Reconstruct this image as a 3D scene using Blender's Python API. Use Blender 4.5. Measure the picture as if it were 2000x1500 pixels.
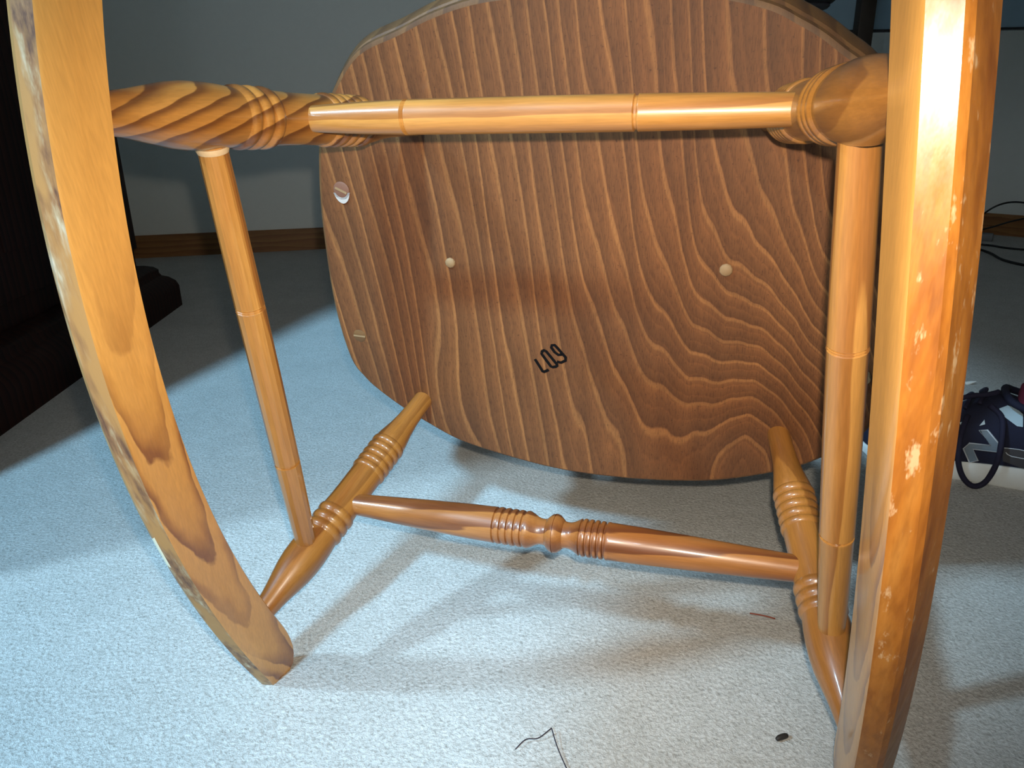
import bpy, bmesh, math, random
from mathutils import Vector, Matrix, noise
from mathutils.bvhtree import BVHTree
from mathutils.geometry import tessellate_polygon
random.seed(4)
for o in list(bpy.data.objects): bpy.data.objects.remove(o, do_unlink=True)
scene = bpy.context.scene
COL = scene.collection

# ------------------------------------------------------------------ camera
cam_d = bpy.data.cameras.new('camera'); cam = bpy.data.objects.new('camera', cam_d); COL.objects.link(cam)
cam_d.sensor_width = 36.0; cam_d.lens = 26.073; cam_d.clip_start = 0.01
CR, CU, CB = Vector((.99986, -.00547, -.01554)), Vector((.01647, .33209, .9431)), Vector((0, -.94323, .33214))
cam.matrix_world = Matrix(((CR.x, CU.x, CB.x, 0), (CR.y, CU.y, CB.y, 0), (CR.z, CU.z, CB.z, .43423), (0, 0, 0, 1)))
scene.camera = cam

# ------------------------------------------------------------------ world, lights, exposure
wd = bpy.data.worlds.new('sky'); scene.world = wd; wd.use_nodes = True
bg = wd.node_tree.nodes['Background']; bg.inputs[0].default_value = (.80, .90, 1.0, 1); bg.inputs[1].default_value = .9
def area(name, loc, target, size, power, color):
    l = bpy.data.lights.new(name, 'AREA'); l.shape = 'DISK'; l.size = size; l.energy = power; l.color = color
    o = bpy.data.objects.new(name, l); COL.objects.link(o); o.location = loc
    o.rotation_euler = (Vector(target) - Vector(loc)).to_track_quat('-Z', 'Y').to_euler(); return o
area('daylight_rear_window', (-6.6, -21.1, 20.0), (0, .9, 0), 1.9, 12000, (.32, .68, 1.0))
area('daylight_side_window', (-15, -6.5, 15.0), (0, .55, 0), 1.6, 3700, (.48, .77, 1.0))
fl_d = bpy.data.lights.new('phone_flash', 'SPOT'); fl_d.energy = 17; fl_d.color = (1.0, .89, .72)
fl_d.spot_size = math.radians(94); fl_d.spot_blend = 1.0; fl_d.shadow_soft_size = .004
fl_o = bpy.data.objects.new('phone_flash', fl_d); COL.objects.link(fl_o)
fl_o.matrix_world = Matrix.Translation(CU * .02 + CR * .008) @ cam.matrix_world
vs = scene.view_settings
vs.view_transform = 'Standard'; vs.look = 'None'; vs.gamma = 1.0; vs.exposure = 0.0; vs.use_curve_mapping = False

# ------------------------------------------------------------------ helpers
def tag(o, label, cat, group=None):
    o['label'] = label; o['category'] = cat
    if group: o['group'] = group
    return o
def link(name, me, mat=None, parent=None, smooth=True):
    o = bpy.data.objects.new(name, me); COL.objects.link(o)
    if mat: me.materials.append(mat)
    if parent: o.parent = parent
    if smooth is True: me.polygons.foreach_set('use_smooth', [True] * len(me.polygons))
    return o
def mesh(name, verts, faces):
    me = bpy.data.meshes.new(name); me.from_pydata([tuple(v) for v in verts], [], faces); me.update(); return me
def from_bm(name, bm):
    bmesh.ops.recalc_face_normals(bm, faces=bm.faces)
    me = bpy.data.meshes.new(name); bm.to_mesh(me); bm.free(); return me
def empty(name, loc=(0, 0, 0)):
    o = bpy.data.objects.new(name, None); COL.objects.link(o); o.location = loc; o.empty_display_size = .05; return o
def struct(o):
    o['kind'] = 'structure'; return o
def sharp(o, ang=35):
    me = o.data; me.polygons.foreach_set('use_smooth', [True] * len(me.polygons)); me.set_sharp_from_angle(angle=math.radians(ang)); return o
def box(name, lo, hi, mat, parent=None, bev=0.0):
    bm = bmesh.new(); bmesh.ops.create_cube(bm, size=1)
    for v in bm.verts: v.co = Vector([lo[i] + (v.co[i] + .5) * (hi[i] - lo[i]) for i in range(3)])
    if bev: bmesh.ops.bevel(bm, geom=bm.edges[:], offset=bev, segments=2, affect='EDGES', profile=.5)
    return sharp(link(name, from_bm(name, bm), mat, parent))
def frame_to(a, b):
    a, b = Vector(a), Vector(b); q = Vector((0, 0, 1)).rotation_difference(b - a)
    return Matrix.Translation(a) @ q.to_matrix().to_4x4()
def lathe(name, a, b, prof, mat, parent, seg=40, flat=False, spin=0.0, jitter=0.0):
    """turned piece from a to b; prof = [(t, radius)], built along its own z axis"""
    a, b = Vector(a), Vector(b); L = (b - a).length; V = []; F = []
    for i, (t, r) in enumerate(prof):
        for k in range(seg):
            an = 2 * math.pi * k / seg + spin
            rr = r * (1 + jitter * math.sin(3.1 * k + 5 * t))
            V.append((rr * math.cos(an), rr * math.sin(an), t * L))
    n = len(prof)
    for i in range(n - 1):
        for k in range(seg):
            k2 = (k + 1) % seg; F.append((i * seg + k, i * seg + k2, (i + 1) * seg + k2, (i + 1) * seg + k))
    F.append(tuple(range(seg - 1, -1, -1))); F.append(tuple((n - 1) * seg + k for k in range(seg)))
    o = link(name, mesh(name, V, F), mat, parent, smooth=not flat)
    if not flat: sharp(o, 50)
    o.matrix_local = frame_to(a, b); return o
def tube(name, pts, r, mat, parent=None, seg=8, closed=False, sub=6, taper=None):
    P = [Vector(p) for p in pts]; n = len(P); S = []
    rng = range(n if closed else n - 1)
    for i in rng:
        p0 = P[(i - 1) % n] if (closed or i > 0) else P[0] * 2 - P[1]
        p1, p2 = P[i], P[(i + 1) % n]
        p3 = P[(i + 2) % n] if (closed or i < n - 2) else P[-1] * 2 - P[-2]
        for j in range(sub):
            t = j / sub
            S.append(.5 * ((2 * p1) + (p2 - p0) * t + (2 * p0 - 5 * p1 + 4 * p2 - p3) * t * t + (3 * p1 - p0 - 3 * p2 + p3) * t ** 3))
    if not closed: S.append(P[-1])
    m = len(S); V = []; F = []
    up = Vector((.13, .31, .94)).normalized()
    for i in range(m):
        d = (S[(i + 1) % m] - S[i - 1]) if closed else (S[min(i + 1, m - 1)] - S[max(i - 1, 0)])
        d.normalize(); u = d.cross(up)
        if u.length < 1e-3: u = d.cross(Vector((1, 0, 0)))
        u.normalize(); w = d.cross(u)
        rr = r if taper is None else r * taper(i / (m - 1))
        for k in range(seg):
            an = 2 * math.pi * k / seg; V.append(S[i] + rr * (math.cos(an) * u + math.sin(an) * w))
    for i in range(m if closed else m - 1):
        i2 = (i + 1) % m
        for k in range(seg):
            k2 = (k + 1) % seg; F.append((i * seg + k, i * seg + k2, i2 * seg + k2, i2 * seg + k))
    if not closed:
        F.append(tuple(range(seg - 1, -1, -1))); F.append(tuple((m - 1) * seg + k for k in range(seg)))
    return link(name, mesh(name, V, F), mat, parent)

# ------------------------------------------------------------------ materials
def newmat(name, rough=.5, coat=0.0, spec=.5):
    m = bpy.data.materials.new(name); m.use_nodes = True; nt = m.node_tree
    b = nt.nodes['Principled BSDF']; b.inputs['Roughness'].default_value = rough
    b.inputs['Coat Weight'].default_value = coat; b.inputs['Coat Roughness'].default_value = .12
    b.inputs['Specular IOR Level'].default_value = spec
    return m, nt, b
class N:
    def __init__(s, nt): s.nt = nt
    def n(s, typ, **kw):
        x = s.nt.nodes.new(typ)
        for k, v in kw.items():
            if k.startswith('i_'): x.inputs[k[2:].replace('_', ' ')].default_value = v
            else: setattr(x, k, v)
        return x
    def l(s, a, b): s.nt.links.new(a, b)
    def math(s, op, a, b=None, c=None, clamp=False):
        x = s.nt.nodes.new('ShaderNodeMath'); x.operation = op; x.use_clamp = clamp
        for i, v in enumerate((a, b, c)):
            if v is None: continue
            if isinstance(v, (int, float)): x.inputs[i].default_value = v
            else: s.l(v, x.inputs[i])
        return x.outputs[0]
    def ramp(s, fac, stops, interp='LINEAR'):
        r = s.nt.nodes.new('ShaderNodeValToRGB'); cr = r.color_ramp; cr.interpolation = interp
        while len(cr.elements) < len(stops): cr.elements.new(.5)
        for e, (p, c) in zip(cr.elements, stops): e.position = p; e.color = (*c, 1)
        s.l(fac, r.inputs[0]); return r.outputs[0]
    def mix(s, fac, a, b, mode='MIX'):
        x = s.nt.nodes.new('ShaderNodeMix'); x.data_type = 'RGBA'; x.blend_type = mode
        if isinstance(fac, (int, float)): x.inputs[0].default_value = fac
        else: s.l(fac, x.inputs[0])
        for i, v in ((6, a), (7, b)):
            if isinstance(v, tuple): x.inputs[i].default_value = (*v, 1) if len(v) == 3 else v
            else: s.l(v, x.inputs[i])
        return x.outputs[2]
    def xyz(s, vec):
        x = s.nt.nodes.new('ShaderNodeSeparateXYZ'); s.l(vec, x.inputs[0]); return x.outputs
    def comb(s, a, b, c):
        x = s.nt.nodes.new('ShaderNodeCombineXYZ')
        for i, v in enumerate((a, b, c)):
            if isinstance(v, (int, float)): x.inputs[i].default_value = v
            else: s.l(v, x.inputs[i])
        return x.outputs[0]
    def noise(s, vec, scale, detail=3, rough=.5, dist=0):
        x = s.nt.nodes.new('ShaderNodeTexNoise'); s.l(vec, x.inputs['Vector'])
        x.inputs['Scale'].default_value = scale; x.inputs['Detail'].default_value = detail
        x.inputs['Roughness'].default_value = rough; x.inputs['Distortion'].default_value = dist
        return x.outputs['Fac']
    def bump(s, h, strength, dist, b):
        x = s.nt.nodes.new('ShaderNodeBump'); x.inputs['Strength'].default_value = strength; x.inputs['Distance'].default_value = dist
        s.l(h, x.inputs['Height']); s.l(x.outputs[0], b.inputs['Normal'])

def wood(name, light, mid, dark, spacing=.010, cx=.03, cy=.045, tilt=.25, warp=.010, stretch=.12, rough=.38, coat=.6, axis='Z', amount=1.0, mottle=.35):
    """growth rings cut by the turned or sawn surface, in the piece's own coordinates"""
    m, nt, b = newmat(name, rough, coat); g = N(nt)
    tc = g.n('ShaderNodeTexCoord').outputs['Object']
    x, y, z = g.xyz(tc)
    if axis == 'Y': x, y, z = x, z, y
    oi = g.n('ShaderNodeObjectInfo').outputs['Random']
    zs = g.math('MULTIPLY', z, stretch)
    nv = g.comb(x, y, g.math('ADD', zs, g.math('MULTIPLY', oi, 7.0)))
    w1 = g.math('SUBTRACT', g.noise(nv, 28, 2), .5); w2 = g.math('SUBTRACT', g.noise(nv, 90, 2), .5)
    px = g.math('ADD', g.math('ADD', x, cx), g.math('MULTIPLY', z, tilt))
    py = g.math('ADD', y, g.math('MULTIPLY_ADD', oi, .03, cy))
    r = g.math('SQRT', g.math('ADD', g.math('MULTIPLY', px, px), g.math('MULTIPLY', py, py)))
    r = g.math('ADD', r, g.math('MULTIPLY', w1, warp * 3)); r = g.math('ADD', r, g.math('MULTIPLY', w2, warp * .5))
    f = g.math('FRACT', g.math('DIVIDE', r, spacing))
    col = g.ramp(f, [(0, light), (.45, mid), (.82, dark), (.95, dark), (1, light)])
    base = g.mix(1 - amount, col, mid) if amount < 1 else col
    fine = g.noise(g.comb(g.math('MULTIPLY', x, 1), g.math('MULTIPLY', y, 1), g.math('MULTIPLY', z, .06)), 900, 2, .6)
    base = g.mix(.35, base, g.ramp(fine, [(.3, (.45, .45, .45)), (.7, (1, 1, 1))]), 'MULTIPLY')
    mo = g.noise(nv, 40, 3, .6)
    base = g.mix(mottle, base, g.ramp(mo, [(.3, (.55, .5, .45)), (.65, (1.15, 1.1, 1.05))]), 'MULTIPLY')
    g.l(base, b.inputs['Base Color'])
    g.bump(fine, .06, .0008, b)
    return m
HON_L, HON_M, HON_D = (.47, .205, .042), (.38, .150, .027), (.13, .040, .009)
M_leg = wood('honey_wood_turned', HON_L, HON_M, HON_D, spacing=.016, tilt=.12, amount=.38)
M_leg_s = wood('honey_wood_striped', HON_L, HON_M, HON_D, spacing=.0105, tilt=.45, amount=.9)
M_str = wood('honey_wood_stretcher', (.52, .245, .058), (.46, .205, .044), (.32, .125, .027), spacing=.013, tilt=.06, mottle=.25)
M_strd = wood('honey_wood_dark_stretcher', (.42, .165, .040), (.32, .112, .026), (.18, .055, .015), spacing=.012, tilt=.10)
M_rock = None
M_back = wood('honey_wood_back', HON_L, HON_M, HON_D)
def flat(name, col, rough=.6, coat=0.0, nscale=0, namt=.15, bump=0.0):
    m, nt, b = newmat(name, rough, coat); g = N(nt)
    if nscale:
        tc = g.n('ShaderNodeTexCoord').outputs['Object']; f = g.noise(tc, nscale, 4, .6)
        c = g.mix(f, tuple(v * (1 - namt) for v in col), tuple(min(1, v * (1 + namt)) for v in col)); g.l(c, b.inputs['Base Color'])
        if bump: g.bump(f, .5, bump, b)
    else: b.inputs['Base Color'].default_value = (*col, 1)
    return m
M_end = flat('pale_end_grain', (.60, .42, .24), .7, nscale=400)
M_raw = flat('raw_pale_wood', (.30, .18, .085), .7, nscale=300)
M_ink = flat('stamp_ink', (.006, .005, .005), .9)
M_ink.node_tree.nodes['Principled BSDF'].inputs['Specular IOR Level'].default_value = .05
M_wall = flat('wall_paint', (.86, .88, .84), .85, nscale=60, namt=.03, bump=.0004)
M_base = wood('baseboard_wood', (.40, .185, .055), (.36, .155, .045), (.28, .115, .033), spacing=.02, rough=.5, coat=.1, axis='Y', tilt=0.02)
M_ceil = flat('ceiling_paint', (.8, .8, .78), .9, nscale=40, namt=.03)
M_cab = wood('dark_mahogany', (.034, .010, .006), (.026, .007, .004), (.014, .004, .003), spacing=.02, rough=.6, coat=0.0)
M_cab.node_tree.nodes['Principled BSDF'].inputs['Specular IOR Level'].default_value = .15
M_black = flat('black_plastic', (.012, .012, .014), .45)
M_dgrey = flat('dark_grey_plastic', (.045, .043, .05), .5)
M_cable = flat('cable_rubber', (.010, .010, .011), .55)
M_adap = flat('grey_plug', (.22, .22, .23), .5)
M_panel = flat('blue_grey_laminate', (.26, .38, .46), .6, nscale=50, namt=.06)
M_deskleg = flat('dark_brown_leg', (.035, .022, .014), .5, nscale=80)
M_white = flat('white_rubber', (.80, .82, .80), .6, nscale=200, namt=.05)

# carpet
def carpet():
    m, nt, b = newmat('carpet_pile', .95, 0, .15); g = N(nt)
    tc = g.n('ShaderNodeTexCoord').outputs['Object']
    n1 = g.noise(tc, 330, 4, .65, .5); n2 = g.noise(tc, 900, 2, .6); n3 = g.noise(tc, 9, 3, .6); n4 = g.noise(tc, 60, 3, .6)
    v = g.n('ShaderNodeTexVoronoi'); v.inputs['Scale'].default_value = 260; g.l(tc, v.inputs['Vector'])
    col = g.ramp(n1, [(.30, (.36, .34, .31)), (.46, (.53, .51, .48)), (.66, (.66, .645, .615))])
    col = g.mix(.25, col, g.ramp(n3, [(.35, (.78, .78, .76)), (.6, (1.05, 1.04, 1.02))]), 'MULTIPLY')
    col = g.mix(.3, col, g.ramp(n4, [(.35, (.80, .79, .76)), (.6, (1.05, 1.05, 1.05))]), 'MULTIPLY')
    g.l(col, b.inputs['Base Color'])
    h = g.math('ADD', g.math('MULTIPLY', n1, 1.0), g.math('ADD', g.math('MULTIPLY', n2, .35), g.math('MULTIPLY', v.outputs['Distance'], .4)))
    g.bump(h, .55, .0028, b)
    return m
M_carpet = carpet()

# seat underside: flat-sawn board, grain along y, ring arches round the right rear leg
def seat_wood(edge=False):
    m, nt, b = newmat('seat_edge_wood' if edge else 'seat_underside_wood', .5 if edge else .62, .35 if edge else .05, .35); g = N(nt)
    tc = g.n('ShaderNodeTexCoord').outputs['Object']; x, y, z = g.xyz(tc)
    st = g.comb(x, g.math('MULTIPLY', y, .07), z)
    w1 = g.math('SUBTRACT', g.noise(st, 16, 2), .5); w2 = g.math('SUBTRACT', g.noise(st, 70, 3, .6), .5)
    w3 = g.math('SUBTRACT', g.noise(g.comb(x, g.math('MULTIPLY', y, .35), z), 30, 2), .5)
    # arches
    dx = g.math('SUBTRACT', x, .172); dy = g.math('SUBTRACT', y, .165)
    q = g.math('ADD', g.math('MULTIPLY', g.math('MULTIPLY', dx, dx), 95.0), g.math('MULTIPLY', g.math('MULTIPLY', dy, dy), 42.0))
    bumpf = g.math('POWER', 2.718, g.math('MULTIPLY', q, -1.0))
    dx2 = g.math('ADD', x, .135); dy2 = g.math('SUBTRACT', y, .14)
    q2 = g.math('ADD', g.math('MULTIPLY', g.math('MULTIPLY', dx2, dx2), 700.0), g.math('MULTIPLY', g.math('MULTIPLY', dy2, dy2), 120.0))
    b2 = g.math('POWER', 2.718, g.math('MULTIPLY', q2, -1.0))
    u = g.math('ADD', g.math('MULTIPLY_ADD', y, -.10, x), g.math('MULTIPLY', w1, .045))
    u = g.math('ADD', u, g.math('MULTIPLY', w2, .0030)); u = g.math('ADD', u, g.math('MULTIPLY', w3, .004))
    u = g.math('ADD', u, g.math('MULTIPLY', bumpf, -.16)); u = g.math('ADD', u, g.math('MULTIPLY', b2, .02))
    f = g.math('FRACT', g.math('DIVIDE', u, .0145))
    D, Md, L = (.120, .043, .0135), (.168, .061, .0185), (.275, .112, .034)
    col = g.ramp(f, [(0, D), (.10, (.128, .047, .0145)), (.60, Md), (.80, (.19, .070, .021)), (.87, L), (.955, (.25, .100, .031)), (1, D)])
    f2 = g.math('FRACT', g.math('DIVIDE', g.math('ADD', u, g.math('MULTIPLY', w2, .004)), .0061))
    col = g.mix(.45, col, g.ramp(f2, [(0, (.80, .78, .76)), (.7, (1, 1, 1)), (.9, (1.28, 1.25, 1.22)), (1, (.8, .78, .76))]), 'MULTIPLY')
    mo = g.noise(st, 60, 4, .6); col = g.mix(.5, col, g.ramp(mo, [(.3, (.62, .58, .56)), (.68, (1.2, 1.15, 1.1))]), 'MULTIPLY')
    big = g.noise(tc, 9, 2); col = g.mix(.5, col, g.ramp(big, [(.35, (.78, .74, .72)), (.62, (1.2, 1.16, 1.1))]), 'MULTIPLY')
    pores = g.noise(g.comb(x, g.math('MULTIPLY', y, .12), z), 1100, 2, .6)
    col = g.mix(.55, col, g.ramp(pores, [(.32, (.45, .42, .4)), (.52, (1, 1, 1))]), 'MULTIPLY')
    fl2 = g.noise(tc, 420, 2, .5); col = g.mix(1.0, col, g.ramp(fl2, [(.26, (.62, .6, .58)), (.36, (1, 1, 1))]), 'MULTIPLY')
    g.l(col, b.inputs['Base Color'])
    g.bump(pores, .15, .0008, b)
    return m
M_seat = seat_wood(); M_seat_edge = wood('seat_edge_wood', (.20, .095, .028), (.15, .066, .020), (.075, .030, .010), spacing=.02, tilt=.02, rough=.6, coat=0.0, axis='Y', amount=.5, mottle=.6)

# worn running face of the rockers
def worn():
    m, nt, b = newmat('worn_rocker_underside', .42, .35); g = N(nt)
    tc = g.n('ShaderNodeTexCoord').outputs['Object']; x, y, z = g.xyz(tc)
    st = g.comb(x, g.math('MULTIPLY', y, .14), z)
    n = g.noise(st, 90, 4, .6); s = g.noise(st, 260, 3, .65); k = g.noise(g.comb(x, g.math('MULTIPLY', y, .3), z), 130, 4, .7)
    col = g.ramp(n, [(.3, (.25, .078, .010)), (.5, (.36, .128, .017)), (.72, (.44, .18, .032))])
    col = g.mix(.5, col, g.ramp(s, [(.35, (.6, .52, .45)), (.6, (1.1, 1.08, 1.05))]), 'MULTIPLY')
    wear = g.ramp(k, [(.60, (0, 0, 0)), (.68, (1, 1, 1))])
    col = g.mix(g.math('MULTIPLY', wear, .75), col, (.60, .40, .22))
    g.l(col, b.inputs['Base Color'])
    g.l(g.math('MULTIPLY_ADD', k, .5, .12), b.inputs['Roughness'])
    g.bump(k, .12, .001, b)
    return m
M_worn = worn()
def rocker_wood():
    m, nt, b = newmat('honey_wood_rocker', .40, .5); g = N(nt)
    x, y, z = g.xyz(g.n('ShaderNodeTexCoord').outputs['Object'])
    oi = g.n('ShaderNodeObjectInfo').outputs['Random']
    yy = g.math('MULTIPLY', y, y)
    zc = g.math('SUBTRACT', z, g.math('ADD', g.math('MULTIPLY_ADD', yy, .66, -.287), g.math('MULTIPLY', y, .10)))   # height above the bent board's centre line
    st = g.comb(x, g.math('MULTIPLY', y, .25), zc)
    w1 = g.math('SUBTRACT', g.noise(st, 26, 2), .5); w2 = g.math('SUBTRACT', g.noise(g.comb(x, g.math('MULTIPLY', y, .6), zc), 60, 3), .5)
    px = g.math('ADD', g.math('MULTIPLY', g.math('ADD', y, .55), .075), g.math('MULTIPLY', g.math('ABSOLUTE', x), .25))
    pz = g.math('SUBTRACT', zc, g.math('MULTIPLY', w1, .030))
    r = g.math('SQRT', g.math('ADD', g.math('MULTIPLY', px, px), g.math('MULTIPLY', g.math('MULTIPLY', pz, pz), 5.0)))
    r = g.math('ADD', r, g.math('MULTIPLY', w2, .005))
    f = g.math('FRACT', g.math('DIVIDE', r, .0088))
    col = g.ramp(f, [(0, (.62, .295, .072)), (.45, (.58, .265, .058)), (.66, (.42, .170, .034)), (.88, (.25, .085, .019)), (.94, (.24, .08, .018)), (1, (.62, .30, .075))])
    k = g.noise(st, 18, 3, .6)
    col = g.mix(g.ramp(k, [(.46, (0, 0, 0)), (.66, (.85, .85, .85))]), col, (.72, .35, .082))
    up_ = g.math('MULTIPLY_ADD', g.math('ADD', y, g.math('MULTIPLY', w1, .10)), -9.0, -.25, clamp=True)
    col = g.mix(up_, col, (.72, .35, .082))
    fine = g.noise(g.comb(x, g.math('MULTIPLY', y, .06), z), 800, 2, .6)
    col = g.mix(.3, col, g.ramp(fine, [(.3, (.5, .5, .5)), (.7, (1, 1, 1))]), 'MULTIPLY')
    g.l(col, b.inputs['Base Color']); g.bump(fine, .05, .0008, b)
    return m
M_rock = rocker_wood()
def scraped():
    m, nt, b = newmat('scraped_rocker_edge', .6, .1); g = N(nt)
    tc = g.n('ShaderNodeTexCoord').outputs['Object']; x, y, z = g.xyz(tc)
    st = g.comb(x, g.math('MULTIPLY', y, .16), z)
    n = g.noise(st, 150, 4, .65); k = g.noise(st, 60, 3, .6)
    col = g.ramp(n, [(.36, (.10, .042, .022)), (.50, (.26, .125, .05)), (.60, (.38, .27, .15)), (.72, (.56, .49, .37))])
    col = g.mix(g.ramp(k, [(.42, (0, 0, 0)), (.55, (1, 1, 1))]), col, (.40, .20, .06))
    chip = g.math('MULTIPLY', g.math('GREATER_THAN', g.math('ADD', y, g.math('MULTIPLY', k, .03)), .055), g.math('LESS_THAN', g.math('ADD', y, g.math('MULTIPLY', n, .03)), .086))
    chip = g.math('MULTIPLY', chip, g.math('GREATER_THAN', g.math('MULTIPLY_ADD', y, -.1, g.math('ABSOLUTE', x)), .1885 * 1.06))
    col = g.mix(chip, col, (.74, .68, .50))
    g.l(col, b.inputs['Base Color']); g.bump(n, .3, .001, b)
    return m
M_scrape = scraped()

# ------------------------------------------------------------------ room shell
XL, YB, ZC = -1.36, -.8, 2.5
def slab(name, p0, p1, z0, z1, thick, mat, side=1):
    """upright wall slab standing on the line p0-p1, its body on the outer side"""
    a, b = Vector((*p0, 0)), Vector((*p1, 0)); d = (b - a).normalized(); n = Vector((d.y, -d.x, 0)) * side * thick
    V = [a + Vector((0, 0, z0)), b + Vector((0, 0, z0)), b + n + Vector((0, 0, z0)), a + n + Vector((0, 0, z0)),
         a + Vector((0, 0, z1)), b + Vector((0, 0, z1)), b + n + Vector((0, 0, z1)), a + n + Vector((0, 0, z1))]
    return V, [(0, 1, 2, 3), (4, 7, 6, 5), (0, 4, 5, 1), (1, 5, 6, 2), (2, 6, 7, 3), (3, 7, 4, 0)]
def wall(name, pieces, mat):
    V = []; F = []
    for pc in pieces:
        v, f = slab(name, *pc); k = len(V); V += v; F += [tuple(i + k for i in q) for q in f]
    bm = bmesh.new(); vs_ = [bm.verts.new(v) for v in V]
    for q in F: bm.faces.new([vs_[i] for i in q])
    return struct(link(name, from_bm(name, bm), mat, None, smooth=False))
fl_bm = bmesh.new()
outline = [(XL - .1, YB - .1), (3.35, YB - .1), (3.35, 1.2), (1.62, 3.42), (XL - .1, 2.75)]
fl_bm.faces.new([fl_bm.verts.new((x, y, 0)) for x, y in outline])
r_ = bmesh.ops.extrude_face_region(fl_bm, geom=fl_bm.faces[:])
for v in r_['geom']:
    if isinstance(v, bmesh.types.BMVert): v.co.z = -.05
struct(link('floor', from_bm('floor', fl_bm), M_carpet, None, smooth=False))
ce_bm = bmesh.new(); ce_bm.faces.new([ce_bm.verts.new((x, y, ZC)) for x, y in outline])
r_ = bmesh.ops.extrude_face_region(ce_bm, geom=ce_bm.faces[:])
for v in r_['geom']:
    if isinstance(v, bmesh.types.BMVert): v.co.z = ZC + .05
struct(link('ceiling', from_bm('ceiling', ce_bm), M_ceil, None, smooth=False))
FA0, FC, FB1 = (XL, 2.650), (1.539, 3.306), (3.25, 1.094)
wall('wall_far', [(FA0, FC, 0, ZC, .06, M_wall, -1)], M_wall)
wall('wall_right', [(FC, FB1, 0, ZC, .06, M_wall, -1), (FB1, (3.25, YB), 0, ZC, .06, M_wall, -1)], M_wall)
W2 = (-.40, .45, .75, 2.15)      # side window: y0, y1, z0, z1
wall('wall_left', [((XL, YB), (XL, W2[0]), 0, ZC, .1, M_wall, -1), ((XL, W2[1]), (XL, 2.66), 0, ZC, .1, M_wall, -1),
                   ((XL, W2[0]), (XL, W2[1]), 0, W2[2], .1, M_wall, -1), ((XL, W2[0]), (XL, W2[1]), W2[3], ZC, .1, M_wall, -1)], M_wall)
W1 = (-1.30, -.33, .12, 2.44)      # rear glass door opening: x0, x1, z0, z1
wall('wall_near', [((XL, YB), (W1[0], YB), 0, ZC, .1, M_wall, 1), ((W1[1], YB), (3.25, YB), 0, ZC, .1, M_wall, 1),
                   ((W1[0], YB), (W1[1], YB), 0, W1[2], .1, M_wall, 1), ((W1[0], YB), (W1[1], YB), W1[3], ZC, .1, M_wall, 1)], M_wall)
def win_frame(name, lo, hi, axis):
    V = []; t = .04
    root = struct(empty(name, ((lo[0] + hi[0]) / 2, (lo[1] + hi[1]) / 2, lo[2])))
    inv = Matrix.Translation(-root.location)
    def bar(l, h):
        o = box('window_frame', l, h, M_ceil, root, .004); o.matrix_local = inv
    if axis == 'x':
        bar(lo, (lo[0] + t, hi[1], hi[2])); bar((hi[0] - t, lo[1], lo[2]), hi)
        bar((lo[0] + t, lo[1], lo[2]), (hi[0] - t, hi[1], lo[2] + t)); bar((lo[0] + t, lo[1], hi[2] - t), (hi[0] - t, hi[1], hi[2]))
    else:
        bar(lo, (hi[0], lo[1] + t, hi[2])); bar((lo[0], hi[1] - t, lo[2]), hi)
        bar((lo[0], lo[1] + t, lo[2]), (hi[0], hi[1] - t, lo[2] + t)); bar((lo[0], lo[1] + t, hi[2] - t), (hi[0], hi[1] - t, hi[2]))
win_frame('window_1', (W1[0], YB - .09, W1[2]), (W1[1], YB - .03, W1[3]), 'x')
win_frame('window_2', (XL - .09, W2[0], W2[2]), (XL - .03, W2[1], W2[3]), 'y')
def baseboard(name, p0, p1, hgt=.078):
    a, b = Vector((*p0, 0)), Vector((*p1, 0)); L = (b - a).length; d = (b - a).normalized(); n = Vector((d.y, -d.x, 0))
    prof = [(0, 0), (.012, 0), (.012, hgt - .012), (.008, hgt - .003), (.004, hgt), (0, hgt)]
    V = []; F = []
    for yy in (0, L):
        for (o_, z_) in prof: V.append((o_, yy, z_))
    k = len(prof)
    for i in range(k): F.append((i, (i + 1) % k, (i + 1) % k + k, i + k))
    F.append(tuple(range(k - 1, -1, -1))); F.append(tuple(range(k, 2 * k)))
    bm = bmesh.new(); vv = [bm.verts.new(v) for v in V]
    for q in F: bm.faces.new([vv[i] for i in q])
    o = struct(link(name, from_bm(name, bm), M_base, None, smooth=False))
    o.matrix_world = Matrix(((n.x, d.x, 0, a.x), (n.y, d.y, 0, a.y), (0, 0, 1, 0), (0, 0, 0, 1)))
baseboard('baseboard_far', FA0, (1.53, 3.304)); baseboard('baseboard_right', (1.548, 3.295), FB1)
baseboard('baseboard_left', (XL, W2[0]), (XL, 2.64))

# ------------------------------------------------------------------ rocking chair
S = 1.06
chair = empty('rocking_chair')
chair.matrix_world = Matrix(((.95334, .06277, .29529, .06136), (-.30188, .19821, .93251, .60348), (0, -.97815, .20791, .30062), (0, 0, 0, 1)))
tag(chair, 'honey brown wooden rocking chair tipped over, its seat underside and rockers facing out', 'rocking chair')
def c(x, y, z): return Vector((x * S, y * S, z * S))

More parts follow.
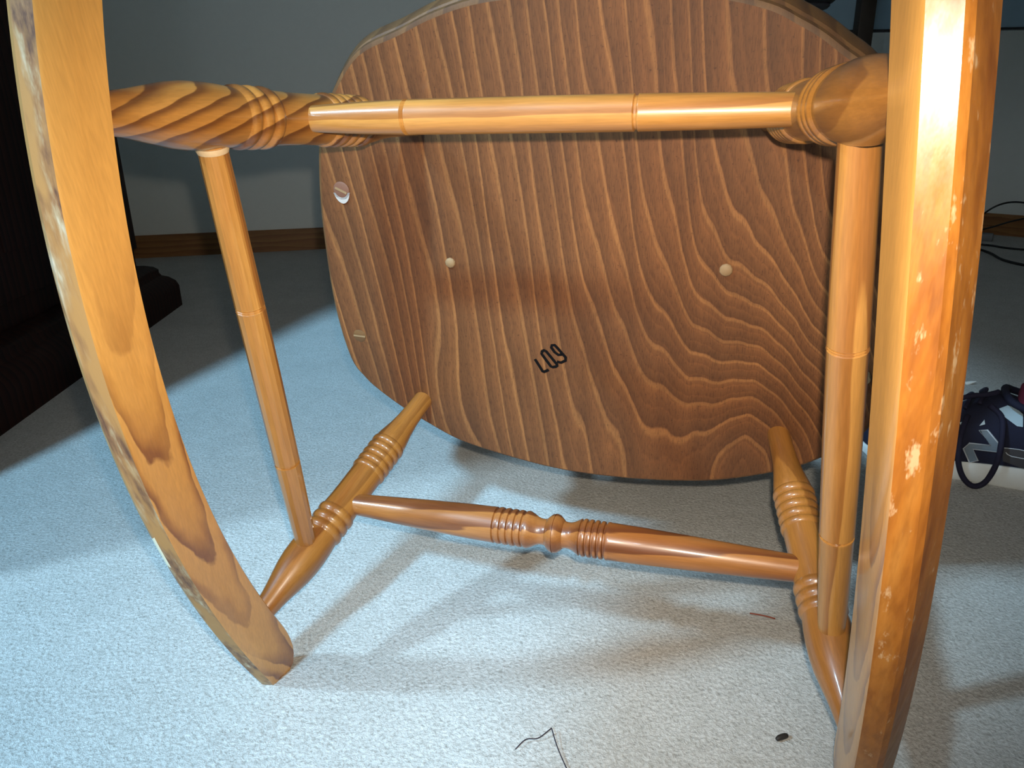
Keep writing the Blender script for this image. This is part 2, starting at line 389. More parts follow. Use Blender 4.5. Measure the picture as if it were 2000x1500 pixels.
# seat
half_r = [(.022, .177), (.067, .174), (.110, .167), (.150, .1535), (.174, .142), (.196, .126), (.210, .112), (.2185, .095), (.223, .068), (.2235, .026), (.219, -.045), (.211, -.095), (.196, -.132), (.178, -.154), (.162, -.166), (.149, -.1755), (.136, -.183), (.118, -.192), (.087, -.200), (.045, -.206)]
half_l = [(0, -.2075), (-.061, -.206), (-.098, -.199), (-.127, -.189), (-.161, -.177), (-.185, -.153), (-.202, -.125), (-.211, -.095), (-.219, -.045), (-.2235, .026), (-.219, .077), (-.209, .096), (-.198, .108), (-.178, .124), (-.156, .138), (-.122, .156), (-.073, .1685), (-.025, .176)]
ctrl = [Vector((x, y, 0)) for x, y in half_r + half_l]
loop = []
n = len(ctrl)
for i in range(n):
    p0, p1, p2, p3 = ctrl[i - 1], ctrl[i], ctrl[(i + 1) % n], ctrl[(i + 2) % n]
    for j in range(5):
        t = j / 5
        loop.append(.5 * ((2 * p1) + (p2 - p0) * t + (2 * p0 - 5 * p1 + 4 * p2 - p3) * t * t + (3 * p1 - p0 - 3 * p2 + p3) * t ** 3))
m_ = len(loop)
nrm = []
for i in range(m_):
    d = loop[(i + 1) % m_] - loop[i - 1]; q = Vector((d.y, -d.x, 0)).normalized()
    if q.dot(loop[i]) < 0: q = -q
    nrm.append(q)
def seat_layers(layers, name, mat, cap0, cap1):
    V = []; F = []
    for (off, z) in layers:
        for p, q in zip(loop, nrm): V.append(c(p.x + q.x * off, p.y + q.y * off, z))
    for i in range(len(layers) - 1):
        for k in range(m_):
            k2 = (k + 1) % m_; F.append((i * m_ + k, i * m_ + k2, (i + 1) * m_ + k2, (i + 1) * m_ + k))
    if cap0: F.append(tuple(range(m_ - 1, -1, -1)))
    if cap1: F.append(tuple((len(layers) - 1) * m_ + k for k in range(m_)))
    bm = bmesh.new(); vv = [bm.verts.new(v) for v in V]
    for q in F: bm.faces.new([vv[i] for i in q])
    return sharp(link(name, from_bm(name, bm), mat, chair), 30)
seat = seat_layers([(-.0005, .0005), (0, 0), (0, .0004)], 'seat', M_seat, True, False)
bm = bmesh.new(); vv = [bm.verts.new(c(p.x, p.y, 0)) for p in loop]; bm.faces.new(vv)
vt = [bm.verts.new(c(p.x * .995, p.y * .995, .006)) for p in loop]
for k in range(m_): bm.faces.new((vv[k], vv[(k + 1) % m_], vt[(k + 1) % m_], vt[k]))
bm.faces.new(vt[::-1])
bpy.data.meshes.remove(seat.data)
seat = sharp(link('seat', from_bm('seat', bm), M_seat, chair), 30)
seat_edge = seat_layers([(-.0009, .0016), (.0032, .003), (.0045, .0065), (.0030, .0085), (.0030, .0098), (.0062, .0120), (.0105, .022), (.0108, .028), (.0085, .034), (.002, .037), (-.03, .036)], 'seat_rim', M_seat_edge, True, True)
seat_edge['label'] = 'moulded seat edge with a routed groove'

# seat fittings seen on the underside
def plug(name, x, y, r, h, mat, label, seg=10, sx=1.0):
    o = lathe(name, c(x, y, .001), c(x, y, -h), [(0, r * S), (.7, r * S), (1, r * .8 * S)], mat, chair, seg=seg); o.data.transform(Matrix.Diagonal((sx, 1, 1, 1))); o['label'] = label; return o
plug('dowel_plug', -.1098, -.0207, .0042, .002, M_raw, 'pale dowel end in the seat underside')
plug('dowel_plug', .1048, -.0238, .0048, .002, M_raw, 'pale dowel end in the seat underside')
plug('dowel_plug', .2085, .0558, .0048, .006, M_raw, 'pale dowel end in the seat underside')
M_red = flat('reddish_tenon', (.20, .085, .05), .5, nscale=200)
t1 = plug('tenon_end', -.196, -.079, .0070, .0012, M_red, 'round reddish tenon end with a pale wedge', 20)
wd1 = box('wedge', (-.0055, -.0008, -.0004), (.0055, .0010, .0006), M_raw, chair); wd1.parent = t1; wd1.matrix_local = Matrix.Translation((0, 0, .0022 * S)) @ Matrix.Rotation(-.45 + math.pi / 2, 4, 'Z')
cr = []
for i in range(13):
    a_ = math.pi * (.08 + .84 * i / 12); cr.append((.0074 * math.cos(a_), .0074 * math.sin(a_)))
for i in range(12, -1, -1):
    a_ = math.pi * (.08 + .84 * i / 12); cr.append((.0072 * math.cos(a_), .0074 * math.sin(a_) + .0032 * math.sin(math.pi * i / 12)))
bm = bmesh.new(); lo_ = [bm.verts.new(c(-.196 + x, -.079 + y, -.0002)) for x, y in cr]; bm.faces.new(lo_)
ex = bmesh.ops.extrude_face_region(bm, geom=bm.faces[:])
for v in ex['geom']:
    if isinstance(v, bmesh.types.BMVert): v.co.z -= .0010
link('chipped_edge', from_bm('chipped_edge', bm), flat('chip_white', (.50, .44, .40), .8), chair, smooth=False)['label'] = 'white chip beside the tenon end'
t2 = plug('tenon_end', -.2065, .053, .0062, .0005, M_seat_edge, 'tenon end with a pale wedge near the seat edge', 18)
wd2 = box('wedge', (-.0060, -.0007, -.0004), (.0060, .0007, .0006), M_raw, chair); wd2.parent = t2; wd2.matrix_local = Matrix.Translation((0, 0, .0015 * S)) @ Matrix.Rotation(-.05 + math.pi / 2, 4, 'Z')

# inked stamp on the underside
def strokes(lines, w, mat, parent):
    bm = bmesh.new()
    for pts in lines:
        P = [Vector((x, y, 0)) for x, y in pts]
        L_, R_ = [], []
        for i, p in enumerate(P):
            d = (P[min(i + 1, len(P) - 1)] - P[max(i - 1, 0)]).normalized(); q = Vector((-d.y, d.x, 0)) * w / 2
            L_.append(bm.verts.new(c(p.x + q.x, p.y + q.y, -.0003))); R_.append(bm.verts.new(c(p.x - q.x, p.y - q.y, -.0003)))
        for i in range(len(P) - 1): bm.faces.new((L_[i], L_[i + 1], R_[i + 1], R_[i]))
    return link('ink_stamp', from_bm('ink_stamp', bm), mat, parent, smooth=False)
st_ = strokes([[(-.0442, .0629), (-.0409, .0689), (-.0380, .0745), (-.0372, .0748), (-.0327, .0722)],
               [(-.0380, .0560), (-.0372, .0546), (-.0358, .0538), (-.0340, .0546), (-.0300, .0600), (-.0253, .0664), (-.0252, .0676), (-.0267, .0687), (-.0290, .0693), (-.0306, .0688), (-.0345, .0630), (-.0380, .0574), (-.0380, .0560)],
               [(-0.0205, 0.0565), (-0.0238, 0.0571), (-0.0268, 0.0547), (-0.0294, 0.0506), (-0.0288, 0.0485), (-0.0265, 0.0481), (-0.0239, 0.051), (-0.0206, 0.0553), (-0.0176, 0.0589), (-0.0178, 0.062), (-0.0217, 0.0643), (-0.0252, 0.0637)]], .0026, M_ink, chair)
st_['label'] = 'black inked stamp reading L09 slanting upward'

# legs
def ring_group(prof, t0, t1, n_, r, depth):
    w = (t1 - t0) / n_
    for i in range(n_):
        a_ = t0 + i * w
        prof += [(a_, r - depth), (a_ + w * .10, r - depth), (a_ + w * .22, r - depth * .25), (a_ + w * .5, r), (a_ + w * .80, r - depth * .25), (a_ + w * .92, r - depth)]
    prof.append((t1, r - depth))
def leg_profile(k):
    p = [(-.05, .0088), (0, .0090), (.06, .0092), (.12, .0100), (.17, .0114), (.21, .0132), (.235, .0142)]
    ring_group(p, .245, .405, 5, .0157, .0015)
    p += [(.41, .0143), (.45, .0142), (.50, .0142), (.55, .0144), (.58, .0148)]
    ring_group(p, .585, .690, 3, .0164, .0015)
    p += [(.695, .0150), (.73, .0158), (.77, .0162), (.81, .0160), (.85, .0149), (.89, .0130), (.93, .0110), (.96, .0098), (1.0, .0086), (1.012, .0080)]
    return [(t, r * k * S) for t, r in p]
SL, BL = Vector((.155, .116, 0)), Vector((.2005, .170, -.2150)); SU, BU = Vector((.126, -.130, 0)), Vector((.1660, -.188, -.2450))
def lp(sd, lower, t):
    a_, b_ = (SL, BL) if lower else (SU, BU); v = a_.lerp(b_, t); return c(sd * v.x, v.y, v.z)
for lower in (True, False):
    for sd in (-1, 1):
        lathe('leg', lp(sd, lower, 0), lp(sd, lower, 1), leg_profile(.96 if lower else 1.04), M_leg_s if (sd < 0 and not lower) else M_leg, chair, seg=48, spin=1.3 * sd + lower)
# side stretchers with scribed lines
def scribed(grooves, prof):
    out = []
    for (t, r) in prof: out.append((t, r * S))
    for gt in grooves:
        rr = None
        for (t0, r0), (t1, r1) in zip(prof, prof[1:]):
            if t0 <= gt <= t1: rr = (r0 + (r1 - r0) * (gt - t0) / (t1 - t0)) * S
        out += [(gt - .0065, rr), (gt - .0045, rr * 1.012), (gt - .002, rr * .90), (gt + .002, rr * .90), (gt + .0045, rr * 1.012), (gt + .0065, rr)]
    return sorted(out)
for sd in (-1, 1):
    pr = scribed((.340, .718), [(0, .0084), (.08, .0088), (.2, .0093), (.34, .0097), (.5, .0098), (.72, .0094), (.9, .0086), (1, .0078)] if sd > 0 else [(0, .0076), (.08, .0080), (.34, .0089), (.5, .0090), (.72, .0088), (.9, .0082), (1, .0076)])
    lathe('side_stretcher', lp(sd, False, .757), lp(sd, True, .762), pr, M_str, chair, seg=15 if sd < 0 else 40, flat=sd < 0, jitter=.0)
    a_, b_ = lp(sd, False, .757), lp(sd, True, .762)
    if sd < 0: lathe('glue_ring', a_.lerp(b_, .046), a_.lerp(b_, .0555), [(0, .0086 * S), (.5, .0087 * S), (1, .0082 * S)], M_end, chair, seg=24)
pr = scribed((.252, .6965), [(0, .0070), (.05, .0076), (.15, .0089), (.252, .0096), (.5, .0096), (.70, .0094), (.85, .0088), (.95, .0082), (1, .0078)])
lathe('cross_stretcher', lp(-1, False, .492), lp(1, False, .492), pr, M_str, chair, seg=40)
# turned cross stretcher: rings, bead, rings
p = [(0, .0080), (.03, .0086), (.1, .0100), (.2, .0119), (.3, .0134), (.36, .0138)]
def bands(p, t0, t1, n_, r, depth):
    w = (t1 - t0) / n_
    for i in range(n_):
        a_ = t0 + i * w; p += [(a_, r), (a_ + w * .12, r - depth), (a_ + w * .32, r - depth), (a_ + w * .44, r), (a_ + w * .72, r + .0004)]
bands(p, .3635, .4400, 5, .0138, .0016)
p += [(.4405, .0136), (.447, .0125), (.455, .0108), (.463, .0098), (.470, .0097), (.476, .0102), (.4765, .0106), (.480, .0118), (.487, .0140), (.4935, .0147), (.4940, .0139), (.4952, .0139), (.4957, .0147), (.502, .0141), (.509, .0120), (.513, .0106), (.5135, .0102), (.520, .0097), (.527, .0098), (.535, .0108), (.543, .0125), (.5485, .0136)]
bands(p, .5490, .6110, 5, .0138, .0016)
p += [(.612, .0138), (.68, .0134), (.78, .0121), (.88, .0107), (.96, .0095), (1, .0090)]
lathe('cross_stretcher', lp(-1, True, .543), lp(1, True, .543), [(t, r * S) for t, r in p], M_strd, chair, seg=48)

# rockers: bent section, worn bottom with a ridge, rounded rear tip
def zt(y): return ((-.322 * y + .743) * y + .103) * y - .253
def zb(y): return ((-.351 * y + .672) * y + .095) * y - .274
Y0, Y1 = -.37, .250
ys = [Y0 + (Y1 - Y0) * i / 70 for i in range(71)]
def rocker(sd):
    V = []; F = []; M_ = []
    K = 12
    for i, y in enumerate(ys):
        s_in, s_out = .1752 + .10 * y, .1956 + .10 * y
        top, bot = zt(y), zb(y)
        # rear tip: the upper edge is rounded down towards the lower edge
        e = max(0.0, (y - .188) / (Y1 - .188)); f_ = max(0.0, (Y0 + .05 - y) / .05)
        k_ = 1 - math.sqrt(max(0, 1 - min(1, e) ** 2.2)); k_ = max(k_, 1 - math.sqrt(max(0, 1 - min(1, f_) ** 2)))
        bi = bot - .010
        top = top + (bot - .004 - top) * k_ * .93
        xi_t, xi_b, xo_b, xo_t = s_in, s_in + .004, s_out + .006, s_out
        nar = 1 - .25 * k_
        mid = (s_in + s_out) / 2 + .003
        ww = xo_b - xi_b
        def bz(f): return bi + (bot - bi) * f
        sec = [(xi_t + .0012, top), (xi_t, top - .0012), (xi_t * .5 + xi_b * .5, (top + bi) / 2), (xi_b, bi + .0014), (xi_b + .0008, bi - .0002), (xi_b + .46 * ww, bz(.46) - .0066),
               (xi_b + .60 * ww, bz(.60) - .0066), (xo_b - .0016, bot - .0006), (xo_b - .0003, bot + .0012), (xo_b, bot + .004), (xo_t, top - .0012), (xo_t - .0012, top)]
        for (x, z) in sec:
            V.append(c(sd * (mid + (x - mid) * nar), y, z))
    for i in range(len(ys) - 1):
        for k in range(K):
            k2 = (k + 1) % K; F.append((i * K + k, i * K + k2, (i + 1) * K + k2, (i + 1) * K + k))
            M_.append(1 if 4 <= k <= 7 else 0)
    F.append(tuple(range(K - 1, -1, -1))); F.append(tuple((len(ys) - 1) * K + k for k in range(K))); M_ += [0, 0]
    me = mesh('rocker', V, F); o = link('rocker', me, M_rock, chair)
    me.materials.append(M_scrape if sd < 0 else M_worn)
    for p_, mi in zip(me.polygons, M_): p_.material_index = mi
    bm = bmesh.new(); bm.from_mesh(me); bmesh.ops.recalc_face_normals(bm, faces=bm.faces); bm.to_mesh(me); bm.free()
    sharp(o, 28)
    return o
rl = rocker(-1); rl['label'] = 'rocker with a scraped pale lower edge'; rr_ = rocker(1); rr_['label'] = 'rocker with a glossy scuffed running face'

# backrest on the far side of the seat
def bk(x, z): return c(x, .128 + (z - .03) * .455, z)
for sd in (-1, 1):
    lathe('back_post', bk(sd * .165, .02), bk(sd * .185, .655), [(0, .010), (.1, .013), (.5, .0155), (.9, .012), (1, .010)], M_back, chair, seg=20)
for i in range(6):
    x = -.11 + .22 * i / 5
    lathe('back_spindle', bk(x, .02), bk(x * 1.1, .60), [(0, .006), (.4, .0095), (.8, .008), (1, .006)], M_back, chair, seg=14)
bm = bmesh.new(); sec_n = 24; V = []
for i in range(sec_n + 1):
    u_ = -1 + 2 * i / sec_n; x = u_ * .215; hgt = .085 * (1 - .35 * u_ * u_) ; zz = .585; bow = .012 * (1 - u_ * u_)
    row = []
    for (dz, dy) in ((0, -.010), (hgt, -.010), (hgt, .010), (0, .010)):
        q = bk(x, zz + dz); q = q + c(0, dy + bow * 0 - .002, 0); row.append(bm.verts.new(q))
    V.append(row)
for i in range(sec_n):
    for k in range(4): bm.faces.new((V[i][k], V[i][(k + 1) % 4], V[i + 1][(k + 1) % 4], V[i + 1][k]))
bm.faces.new(V[0]); bm.faces.new(V[-1][::-1])
sharp(link('crest_rail', from_bm('crest_rail', bm), M_back, chair), 40)
for sd in (-1, 1):
    lathe('arm_post', c(sd * .196, -.079, .02), c(sd * .205, -.078, .195), [(0, .008), (.3, .012), (.6, .009), (1, .008)], M_back, chair, seg=16)
    lathe('arm_post', c(sd * .2065, .053, .02), c(sd * .208, .060, .195), [(0, .008), (.3, .012), (.6, .009), (1, .008)], M_back, chair, seg=16)
    bm = bmesh.new(); rows = []
    for (y, x, w) in ((-.100, .205, .012), (-.09, .206, .022), (-.06, .207, .026), (.02, .208, .020), (.10, .203, .017), (.16, .193, .014), (.205, .185, .012)):
        rows.append([bm.verts.new(c(sd * (x + a_ * w), y, z)) for a_, z in ((-1, .193), (1, .193), (1, .209), (-1, .209))])
    for i in range(len(rows) - 1):
        for k in range(4): bm.faces.new((rows[i][k], rows[i][(k + 1) % 4], rows[i + 1][(k + 1) % 4], rows[i + 1][k]))
    bm.faces.new(rows[0]); bm.faces.new(rows[-1][::-1])
    sharp(link('arm', from_bm('arm', bm), M_back, chair), 40)

# ------------------------------------------------------------------ dark cabinet on the left
cab = empty('cabinet', (-.7654, .48, 0)); tag(cab, 'dark mahogany cabinet with a stepped moulded plinth standing on the carpet', 'cabinet')
ang = math.atan2(-.10, 1.04)
cab.rotation_euler = (0, 0, -ang)       # front face runs away from the camera, slightly to the left
# local: +y along the front towards the far end, +x out into the room
def cab_ring(name, steps, y0, y1, x_back, mat):
    V = []; F = []
    for (off, z) in steps:
        V += [(off, y0 - off, z), (off, y1 + off, z), (x_back, y1 + off, z), (x_back, y0 - off, z)]
    for i in range(len(steps) - 1):
        for k in range(4): k2 = (k + 1) % 4; F.append((i * 4 + k, i * 4 + k2, i * 4 + 4 + k2, i * 4 + 4 + k))
    F.append((3, 2, 1, 0)); q = (len(steps) - 1) * 4; F.append((q, q + 1, q + 2, q + 3))
    bm = bmesh.new(); vv = [bm.verts.new(v) for v in V]
    for f in F: bm.faces.new([vv[i] for i in f])
    return sharp(link(name, from_bm(name, bm), mat, cab), 30)
CW = 1.407
cab_ring('plinth', [(.045, 0), (.045, .052), (.040, .066), (.028, .078), (.016, .084), (.012, .092), (.012, .100), (.004, .108), (-.012, .114)], 0.03, CW - .03, -.43, M_cab)
cab_ring('body', [(-.025, .113), (-.025, 1.22)], 0.03, CW - .03, -.43, M_cab)
cab_ring('top', [(-.02, 1.22), (.01, 1.23), (.02, 1.25), (.02, 1.275)], 0.03, CW - .03, -.44, M_cab)
for i in range(2):
    y0 = .06 + i * .65
    d = box('door', (-.026, y0, .16), (-.012, y0 + .635, 1.18), M_cab, cab, .003)
    pnl = box('door_panel', (-.016, y0 + .07, .24), (-.008, y0 + .565, 1.10), M_cab, d, .003)
    kb = lathe('knob', (-.012, y0 + (.60 if i == 0 else .035), .68), (.012, y0 + (.60 if i == 0 else .035), .68), [(0, .005), (.4, .006), (.6, .012), (.9, .011), (1, .005)], flat('aged_brass', (.22, .14, .05), .4), None, seg=16)
    kb.parent = d

# ------------------------------------------------------------------ desk, tray and cables at the back right
desk = empty('desk', (1.35, 2.45, 0)); tag(desk, 'desk with a blue-grey panel and dark brown leg by the far wall', 'desk')
def dbox(name, lo, hi, mat, bev=.003):
    o = box(name, lo, hi, mat, desk, bev); o.matrix_local = Matrix.Translation(-desk.location); return o
dbox('leg', (.985, 2.28, 0), (1.028, 2.32, .93), M_deskleg); dbox('leg', (1.92, 2.28, 0), (1.962, 2.32, .93), M_deskleg)
dbox('desk_panel', (.70, 2.325, .668), (1.965, 2.345, .93), M_panel)
dbox('panel_edge', (.70, 2.320, .663), (1.965, 2.348, .669), M_black, .002)
dbox('desk_top', (.68, 2.02, .93), (1.99, 2.56, .96), M_deskleg)
tray = empty('keyboard_tray', (.752, 2.15, .712)); tag(tray, 'black rounded tray against the blue-grey desk panel', 'tray')
def rounded_plate(name, w, d, z0, z1, r, mat, parent):
    bm = bmesh.new(); pts = []
    for (cx_, cy_, a0) in ((w / 2 - r, d / 2 - r, 0), (-w / 2 + r, d / 2 - r, 90), (-w / 2 + r, -d / 2 + r, 180), (w / 2 - r, -d / 2 + r, 270)):
        for i in range(7): a_ = math.radians(a0 + 15 * i); pts.append((cx_ + r * math.cos(a_), cy_ + r * math.sin(a_)))
    for s_, z in ((.93, z0), (1, z0 + .006), (1, z1 - .004), (.97, z1)): pass
    rows = [[bm.verts.new((x * s_, y * s_, z)) for x, y in pts] for s_, z in ((.93, z0), (1, z0 + .006), (1, z1 - .004), (.97, z1))]
    for i in range(3):
        for k in range(len(pts)): k2 = (k + 1) % len(pts); bm.faces.new((rows[i][k], rows[i][k2], rows[i + 1][k2], rows[i + 1][k]))
    bm.faces.new(rows[0][::-1]); bm.faces.new(rows[-1])
    return sharp(link(name, from_bm(name, bm), mat, parent), 40)
rounded_plate('tray_shelf', .19, .12, 0, .030, .035, M_black, tray); rounded_plate('tray_underside', .17, .10, -.012, .001, .03, M_dgrey, tray)
tag(tube('power_cable', [(1.80, 2.86, .004), (1.75, 2.80, .07), (1.79, 2.76, .125), (1.87, 2.74, .132), (1.95, 2.64, .10), (2.02, 2.50, .02), (2.02, 2.38, .004)], .0032, M_cable), 'black cable arching up in front of the baseboard', 'cable')
tag(tube('power_cable', [(1.72, 2.86, .006), (1.79, 2.80, .035), (1.85, 2.76, .065), (1.92, 2.72, .085), (2.0, 2.62, .09), (2.08, 2.48, .05), (2.10, 2.36, .004)], .0030, M_cable), 'black cable rising in a low arc across the brown baseboard', 'cable')
tag(tube('power_cable', [(1.62, 2.66, .004), (1.68, 2.60, .004), (1.70, 2.54, .004), (1.76, 2.48, .004), (1.86, 2.42, .004), (2.0, 2.44, .004)], .0034, M_cable), 'black cable lying on carpet close to the baseboard', 'cable')
tag(tube('power_cable', [(1.60, 2.54, .004), (1.585, 2.44, .004), (1.55, 2.32, .004), (1.56, 2.22, .004), (1.62, 2.12, .004), (1.75, 2.06, .004)], .0040, M_cable), 'thicker black cable sweeping across carpet in front of the other cables', 'cable')
ad = box('power_adapter', (-.04, -.02, 0), (.035, .02, .026), M_adap, None, .004); ad.location = (1.735, 2.74, 0); ad.rotation_euler = (0, 0, -.6)
tag(ad, 'small grey power adapter lying below the brown baseboard', 'adapter')

# ------------------------------------------------------------------ person: foot in a sneaker at the right edge
M_navy = flat('navy_mesh', (.006, .007, .026), .85, nscale=500, namt=.3, bump=.0006)
M_navy2 = flat('navy_lace', (.009, .007, .026), .85)
M_grey = flat('reflective_grey', (.15, .19, .23), .45, nscale=120, namt=.15)
M_pale = flat('pale_reflective', (.42, .55, .62), .4)
M_line = flat('pale_outline', (.55, .58, .62), .5)
M_skin = flat('skin', (.42, .22, .16), .55, nscale=60, namt=.08)
M_sock = flat('maroon_sock', (.17, .018, .045), .9, nscale=300, namt=.2)
A = Vector((.46782, .8923, 0)); U = Vector((.85915, -.51172, 0)); NN = Vector((.51172, .85915, 0))
person = empty('person', A + U * .19 + NN * .045); tag(person, 'person seen as one foot in a navy sneaker and maroon sock', 'person')
PM = Matrix(((U.x, NN.x, 0, A.x), (U.y, NN.y, 0, A.y), (0, 0, 1, 0), (0, 0, 0, 1)))   # shoe frame: s along the shoe, n away, z up
def pp(o, par):
    o.parent = par
    if par is person: o.matrix_local = Matrix.Translation(-person.location) @ PM
    return o
# s, near offset, far offset, height, shoulder
stn = [(-.020, .032, .060, .030), (-.014, .022, .074, .038), (0, .010, .086, .047), (.02, .003, .094, .054), (.045, .000, .098, .061), (.07, .000, .098, .071), (.095, .002, .095, .084), (.115, .005, .090, .098), (.132, .007, .086, .110), (.150, .008, .083, .106), (.175, .008, .080, .098), (.205, .008, .079, .095), (.235, .010, .077, .097), (.252, .016, .070, .100), (.260, .028, .058, .098)]
V = []; F = []; KS = 25
for (s_, n0, n1, h_) in stn:
    cx_, hw_ = (n0 + n1) / 2, (n1 - n0) / 2
    for k in range(KS):
        a_ = math.pi * k / (KS - 1); ca, sa = math.cos(a_), math.sin(a_)
        e_ = .62 if s_ < .09 else .72
        V.append((s_, cx_ - hw_ * math.copysign(abs(ca) ** e_, ca) * (1.0 if sa < .5 else 1.0), .020 + (h_ - .020) * abs(sa) ** (.95)))
for i in range(len(stn) - 1):
    for k in range(KS - 1): F.append((i * KS + k, i * KS + k + 1, (i + 1) * KS + k + 1, (i + 1) * KS + k))
F.append(tuple(range(KS))); F.append(tuple((len(stn) - 1) * KS + k for k in range(KS - 1, -1, -1)))
F.append(tuple([i * KS for i in range(len(stn))][::-1] + [i * KS + KS - 1 for i in range(len(stn))]))
bm = bmesh.new(); vv = [bm.verts.new(v) for v in V]
for f in F: bm.faces.new([vv[i] for i in f])
bmesh.ops.recalc_face_normals(bm, faces=bm.faces)
bvh = BVHTree.FromBMesh(bm)
shoe = pp(sharp(link('shoe', from_bm('shoe', bm), M_navy), 60), person); shoe['label'] = 'navy running shoe with white sole'
def sole(name, z0, z1, grow, mat):
    bm = bmesh.new(); lo_, hi_ = [], []
    ring = [(s_ - (.004 if s_ < 0 else 0), n0 - grow) for s_, n0, n1, _ in stn] + [(s_ + (.0 if s_ < .2 else .004), n1 + grow) for s_, n0, n1, _ in stn[::-1]]
    def spring(s_): return max(0, (.03 - s_) / .05) ** 2 * .018
    def thick(s_): return .010 + (s_ + .017) * .25 if s_ < .03 else .0218 + .045 * (s_ - .03)
    rows = []
    for fr, gsc in ((0, .93), (.18, 1.0), (.78, 1.0), (1, .96)):
        rows.append([bm.verts.new((s_ + (0 if gsc == 1 else (.004 if s_ < .1 else -.004) * (1 - gsc) * 10), .048 + (n_ - .048) * gsc, thick(s_) * fr + spring(s_))) for s_, n_ in ring])
    for i in range(3):
        for k in range(len(ring)): k2 = (k + 1) % len(ring); bm.faces.new((rows[i][k], rows[i][k2], rows[i + 1][k2], rows[i + 1][k]))
    bm.faces.new(rows[0]); bm.faces.new(rows[-1][::-1])
    return sharp(link(name, from_bm(name, bm), mat, shoe), 45)
sole('sole', .0, .027, .003, M_white)
def decal(name, poly, mat, off=.0012, outline=None):
    """thin piece laid on the near side of the shoe upper"""
    bm = bmesh.new(); vs_ = [bm.verts.new((s_, 0, z_)) for s_, z_ in poly]
    for tri in tessellate_polygon([[Vector((s_, z_, 0)) for s_, z_ in poly]]): bm.faces.new([vs_[q] for q in tri])
    bmesh.ops.subdivide_edges(bm, edges=bm.edges[:], cuts=3, use_grid_fill=True)
    for v in bm.verts:
        hit = bvh.ray_cast(Vector((v.co.x, -.2, v.co.z)), Vector((0, 1, 0)))
        v.co.y = (hit[0].y if hit[0] else .02) - off
    ex_ = bmesh.ops.extrude_face_region(bm, geom=bm.faces[:])
    for v in ex_['geom']:
        if isinstance(v, bmesh.types.BMVert): v.co.y += off * .8
    return sharp(link(name, from_bm(name, bm), mat, shoe), 40)
Np = [(.106, .043), (.115, .026), (.124, .030), (.116, .044), (.141, .045), (.141, .056), (.127, .070), (.119, .068), (.133, .052), (.111, .051)]
decal('letter_logo', Np, M_grey)['label'] = 'grey letter N logo with pale outline'
decal('overlay', [(.146, .051), (.180, .052), (.190, .038), (.171, .029), (.149, .034)], M_dgrey)
decal('overlay', [(.135, .096), (.143, .100), (.152, .0985), (.160, .0925), (.162, .079), (.156, .079), (.143, .087), (.137, .090)], M_pale)
decal('overlay', [(.097, .072), (.105, .077), (.106, .074), (.101, .066)], M_pale); decal('overlay', [(.118, .073), (.122, .081), (.1235, .076)], M_pale)
def on_shoe(s_, z_, off=.002):
    hit = bvh.ray_cast(Vector((s_, -.2, z_)), Vector((0, 1, 0))); return Vector((s_, (hit[0].y if hit[0] else .02) - off, z_))
tube('logo_outline', [on_shoe(*q, .0016) for q in Np], .0010, M_line, shoe, seg=6, closed=True, sub=1)
tube('logo_outline', [on_shoe(*q, .0016) for q in ((.146, .051), (.163, .052), (.185, .050))], .0006, M_line, shoe, seg=6, sub=2)
tube('logo_outline', [on_shoe(*q, .0016) for q in ((.150, .046), (.157, .042), (.185, .042))], .0006, M_line, shoe, seg=6, sub=2)
lace_pts = [on_shoe(.104, .082, .003), Vector((.100, -.004, .062)), Vector((.102, -.012, .034)), Vector((.110, -.016, .014)), Vector((.122, -.016, .004)), Vector((.133, -.015, .010)), Vector((.140, -.012, .028)), Vector((.143, -.006, .052)), on_shoe(.140, .085, .003), on_shoe(.125, .098, .003)]
tube('lace_loop', lace_pts, .0034, M_navy2, shoe, seg=8)
tube('lace', [Vector((.094, .018, .103)), Vector((.105, .022, .107)), Vector((.120, .025, .110)), Vector((.132, .03, .114))], .0032, M_navy2, shoe, seg=8)
for i in range(5):
    s_ = .062 + .014 * i; h_ = .068 + .0085 * i
    tube('lace', [Vector((s_ - .004, .022, h_ - .004)), Vector((s_, .04, h_ + .005)), Vector((s_ + .002, .058, h_ + .005)), Vector((s_ - .002, .076, h_ - .005))], .0026, M_navy2, shoe, seg=8)
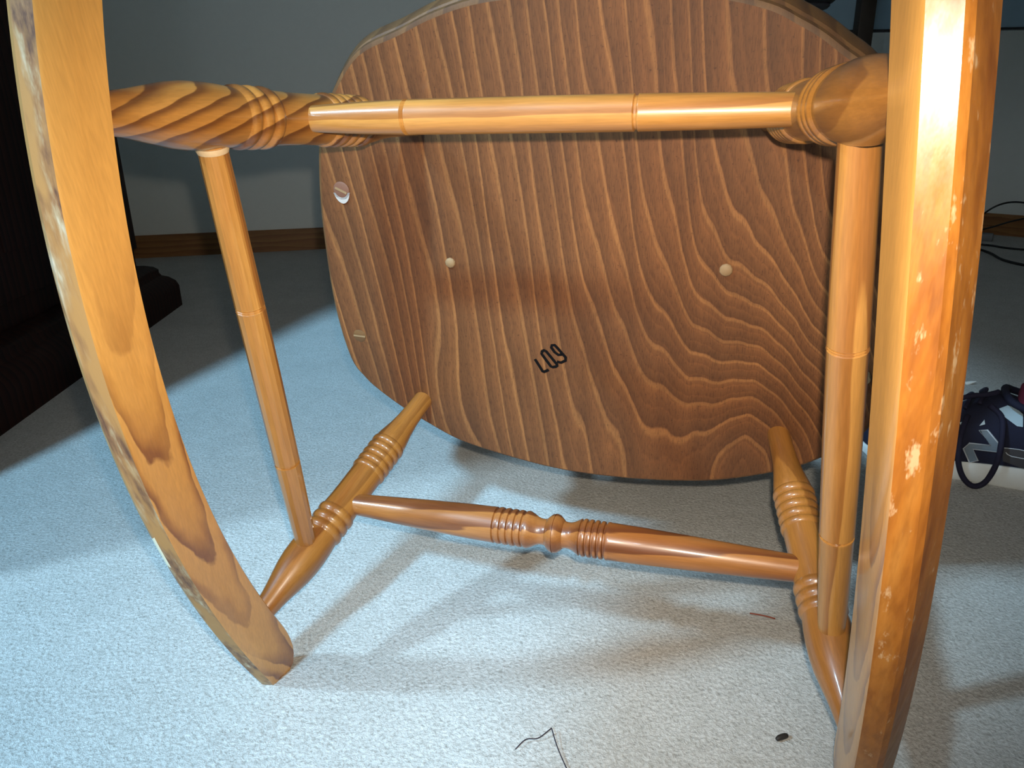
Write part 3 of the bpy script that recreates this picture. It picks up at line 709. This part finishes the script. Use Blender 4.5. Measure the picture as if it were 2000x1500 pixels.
# collar, sock, shin
tube('shoe_collar', [(.140, .030, .112), (.150, .014, .106), (.180, .010, .098), (.215, .012, .096), (.245, .026, .103), (.252, .046, .106), (.245, .066, .103), (.215, .078, .096), (.180, .079, .098), (.150, .072, .106), (.140, .058, .112)], .0045, M_navy, shoe, seg=10, closed=True)
def limb(name, rings, mat, parent):
    V = []; F = []; K = 24
    for (s_, n_, z_, ra, rb) in rings:
        for k in range(K): a_ = 2 * math.pi * k / K; V.append((s_ + ra * math.cos(a_), n_ + rb * math.sin(a_), z_))
    for i in range(len(rings) - 1):
        for k in range(K): k2 = (k + 1) % K; F.append((i * K + k, i * K + k2, (i + 1) * K + k2, (i + 1) * K + k))
    F.append(tuple(range(K - 1, -1, -1))); F.append(tuple((len(rings) - 1) * K + k for k in range(K)))
    return pp(link(name, mesh(name, V, F), mat), parent)
limb('shin', [(.200, .045, .04, .040, .026), (.198, .045, .09, .042, .027), (.199, .045, .12, .042, .029), (.205, .046, .16, .040, .031), (.212, .047, .22, .042, .035), (.222, .048, .30, .052, .045), (.226, .048, .36, .056, .050), (.226, .048, .42, .052, .048), (.222, .048, .47, .052, .050), (.218, .048, .51, .050, .049), (.216, .048, .525, .02, .02)], M_skin, person)
sk = limb('sock', [(.198, .045, .06, .0445, .0295), (.198, .045, .09, .0450, .030), (.1985, .045, .112, .0455, .0315), (.199, .045, .122, .0450, .0318), (.199, .045, .1235, .043, .030)], M_sock, person)

# ------------------------------------------------------------------ bits on the carpet
M_hair = flat('dark_hair', (.02, .012, .02), .5); M_spl = flat('reddish_splinter', (.22, .045, .02), .6); M_seed = flat('black_bit', (.02, .015, .012), .6)
tag(tube('hair_strand', [(-.002, .422, .003), (.006, .430, .004), (.015, .431, .004), (.024, .4370, .006), (.0255, .4375, .006), (.028, .426, .004), (.031, .415, .003), (.036, .398, .003)], .00045, M_hair, seg=6), 'bent dark strand of hair lying on the pale carpet', 'hair')
tag(tube('splinter', [(.2165, .5755, .003), (.2270, .5705, .004), (.2370, .5670, .003)], .0007, M_spl, seg=6), 'thin reddish brown splinter on carpet beside the turned leg', 'splinter')
tag(tube('crumb', [(.1905, .4270, .003), (.1930, .4282, .0035), (.1975, .4298, .0035), (.1995, .4306, .003)], .0020, M_seed, seg=8, taper=lambda t: .55 + .5 * math.sin(math.pi * min(1, t * .75 + .1))), 'small black seed-like crumb on the pale carpet', 'crumb')
tag(lathe('white_chip', (.777, 1.195, .0), (.792, 1.190, .006), [(0, .004), (.5, .0028), (1, .0004)], M_white, None, seg=10), 'tiny pointed white chip on dark carpet behind the sneaker', 'chip')
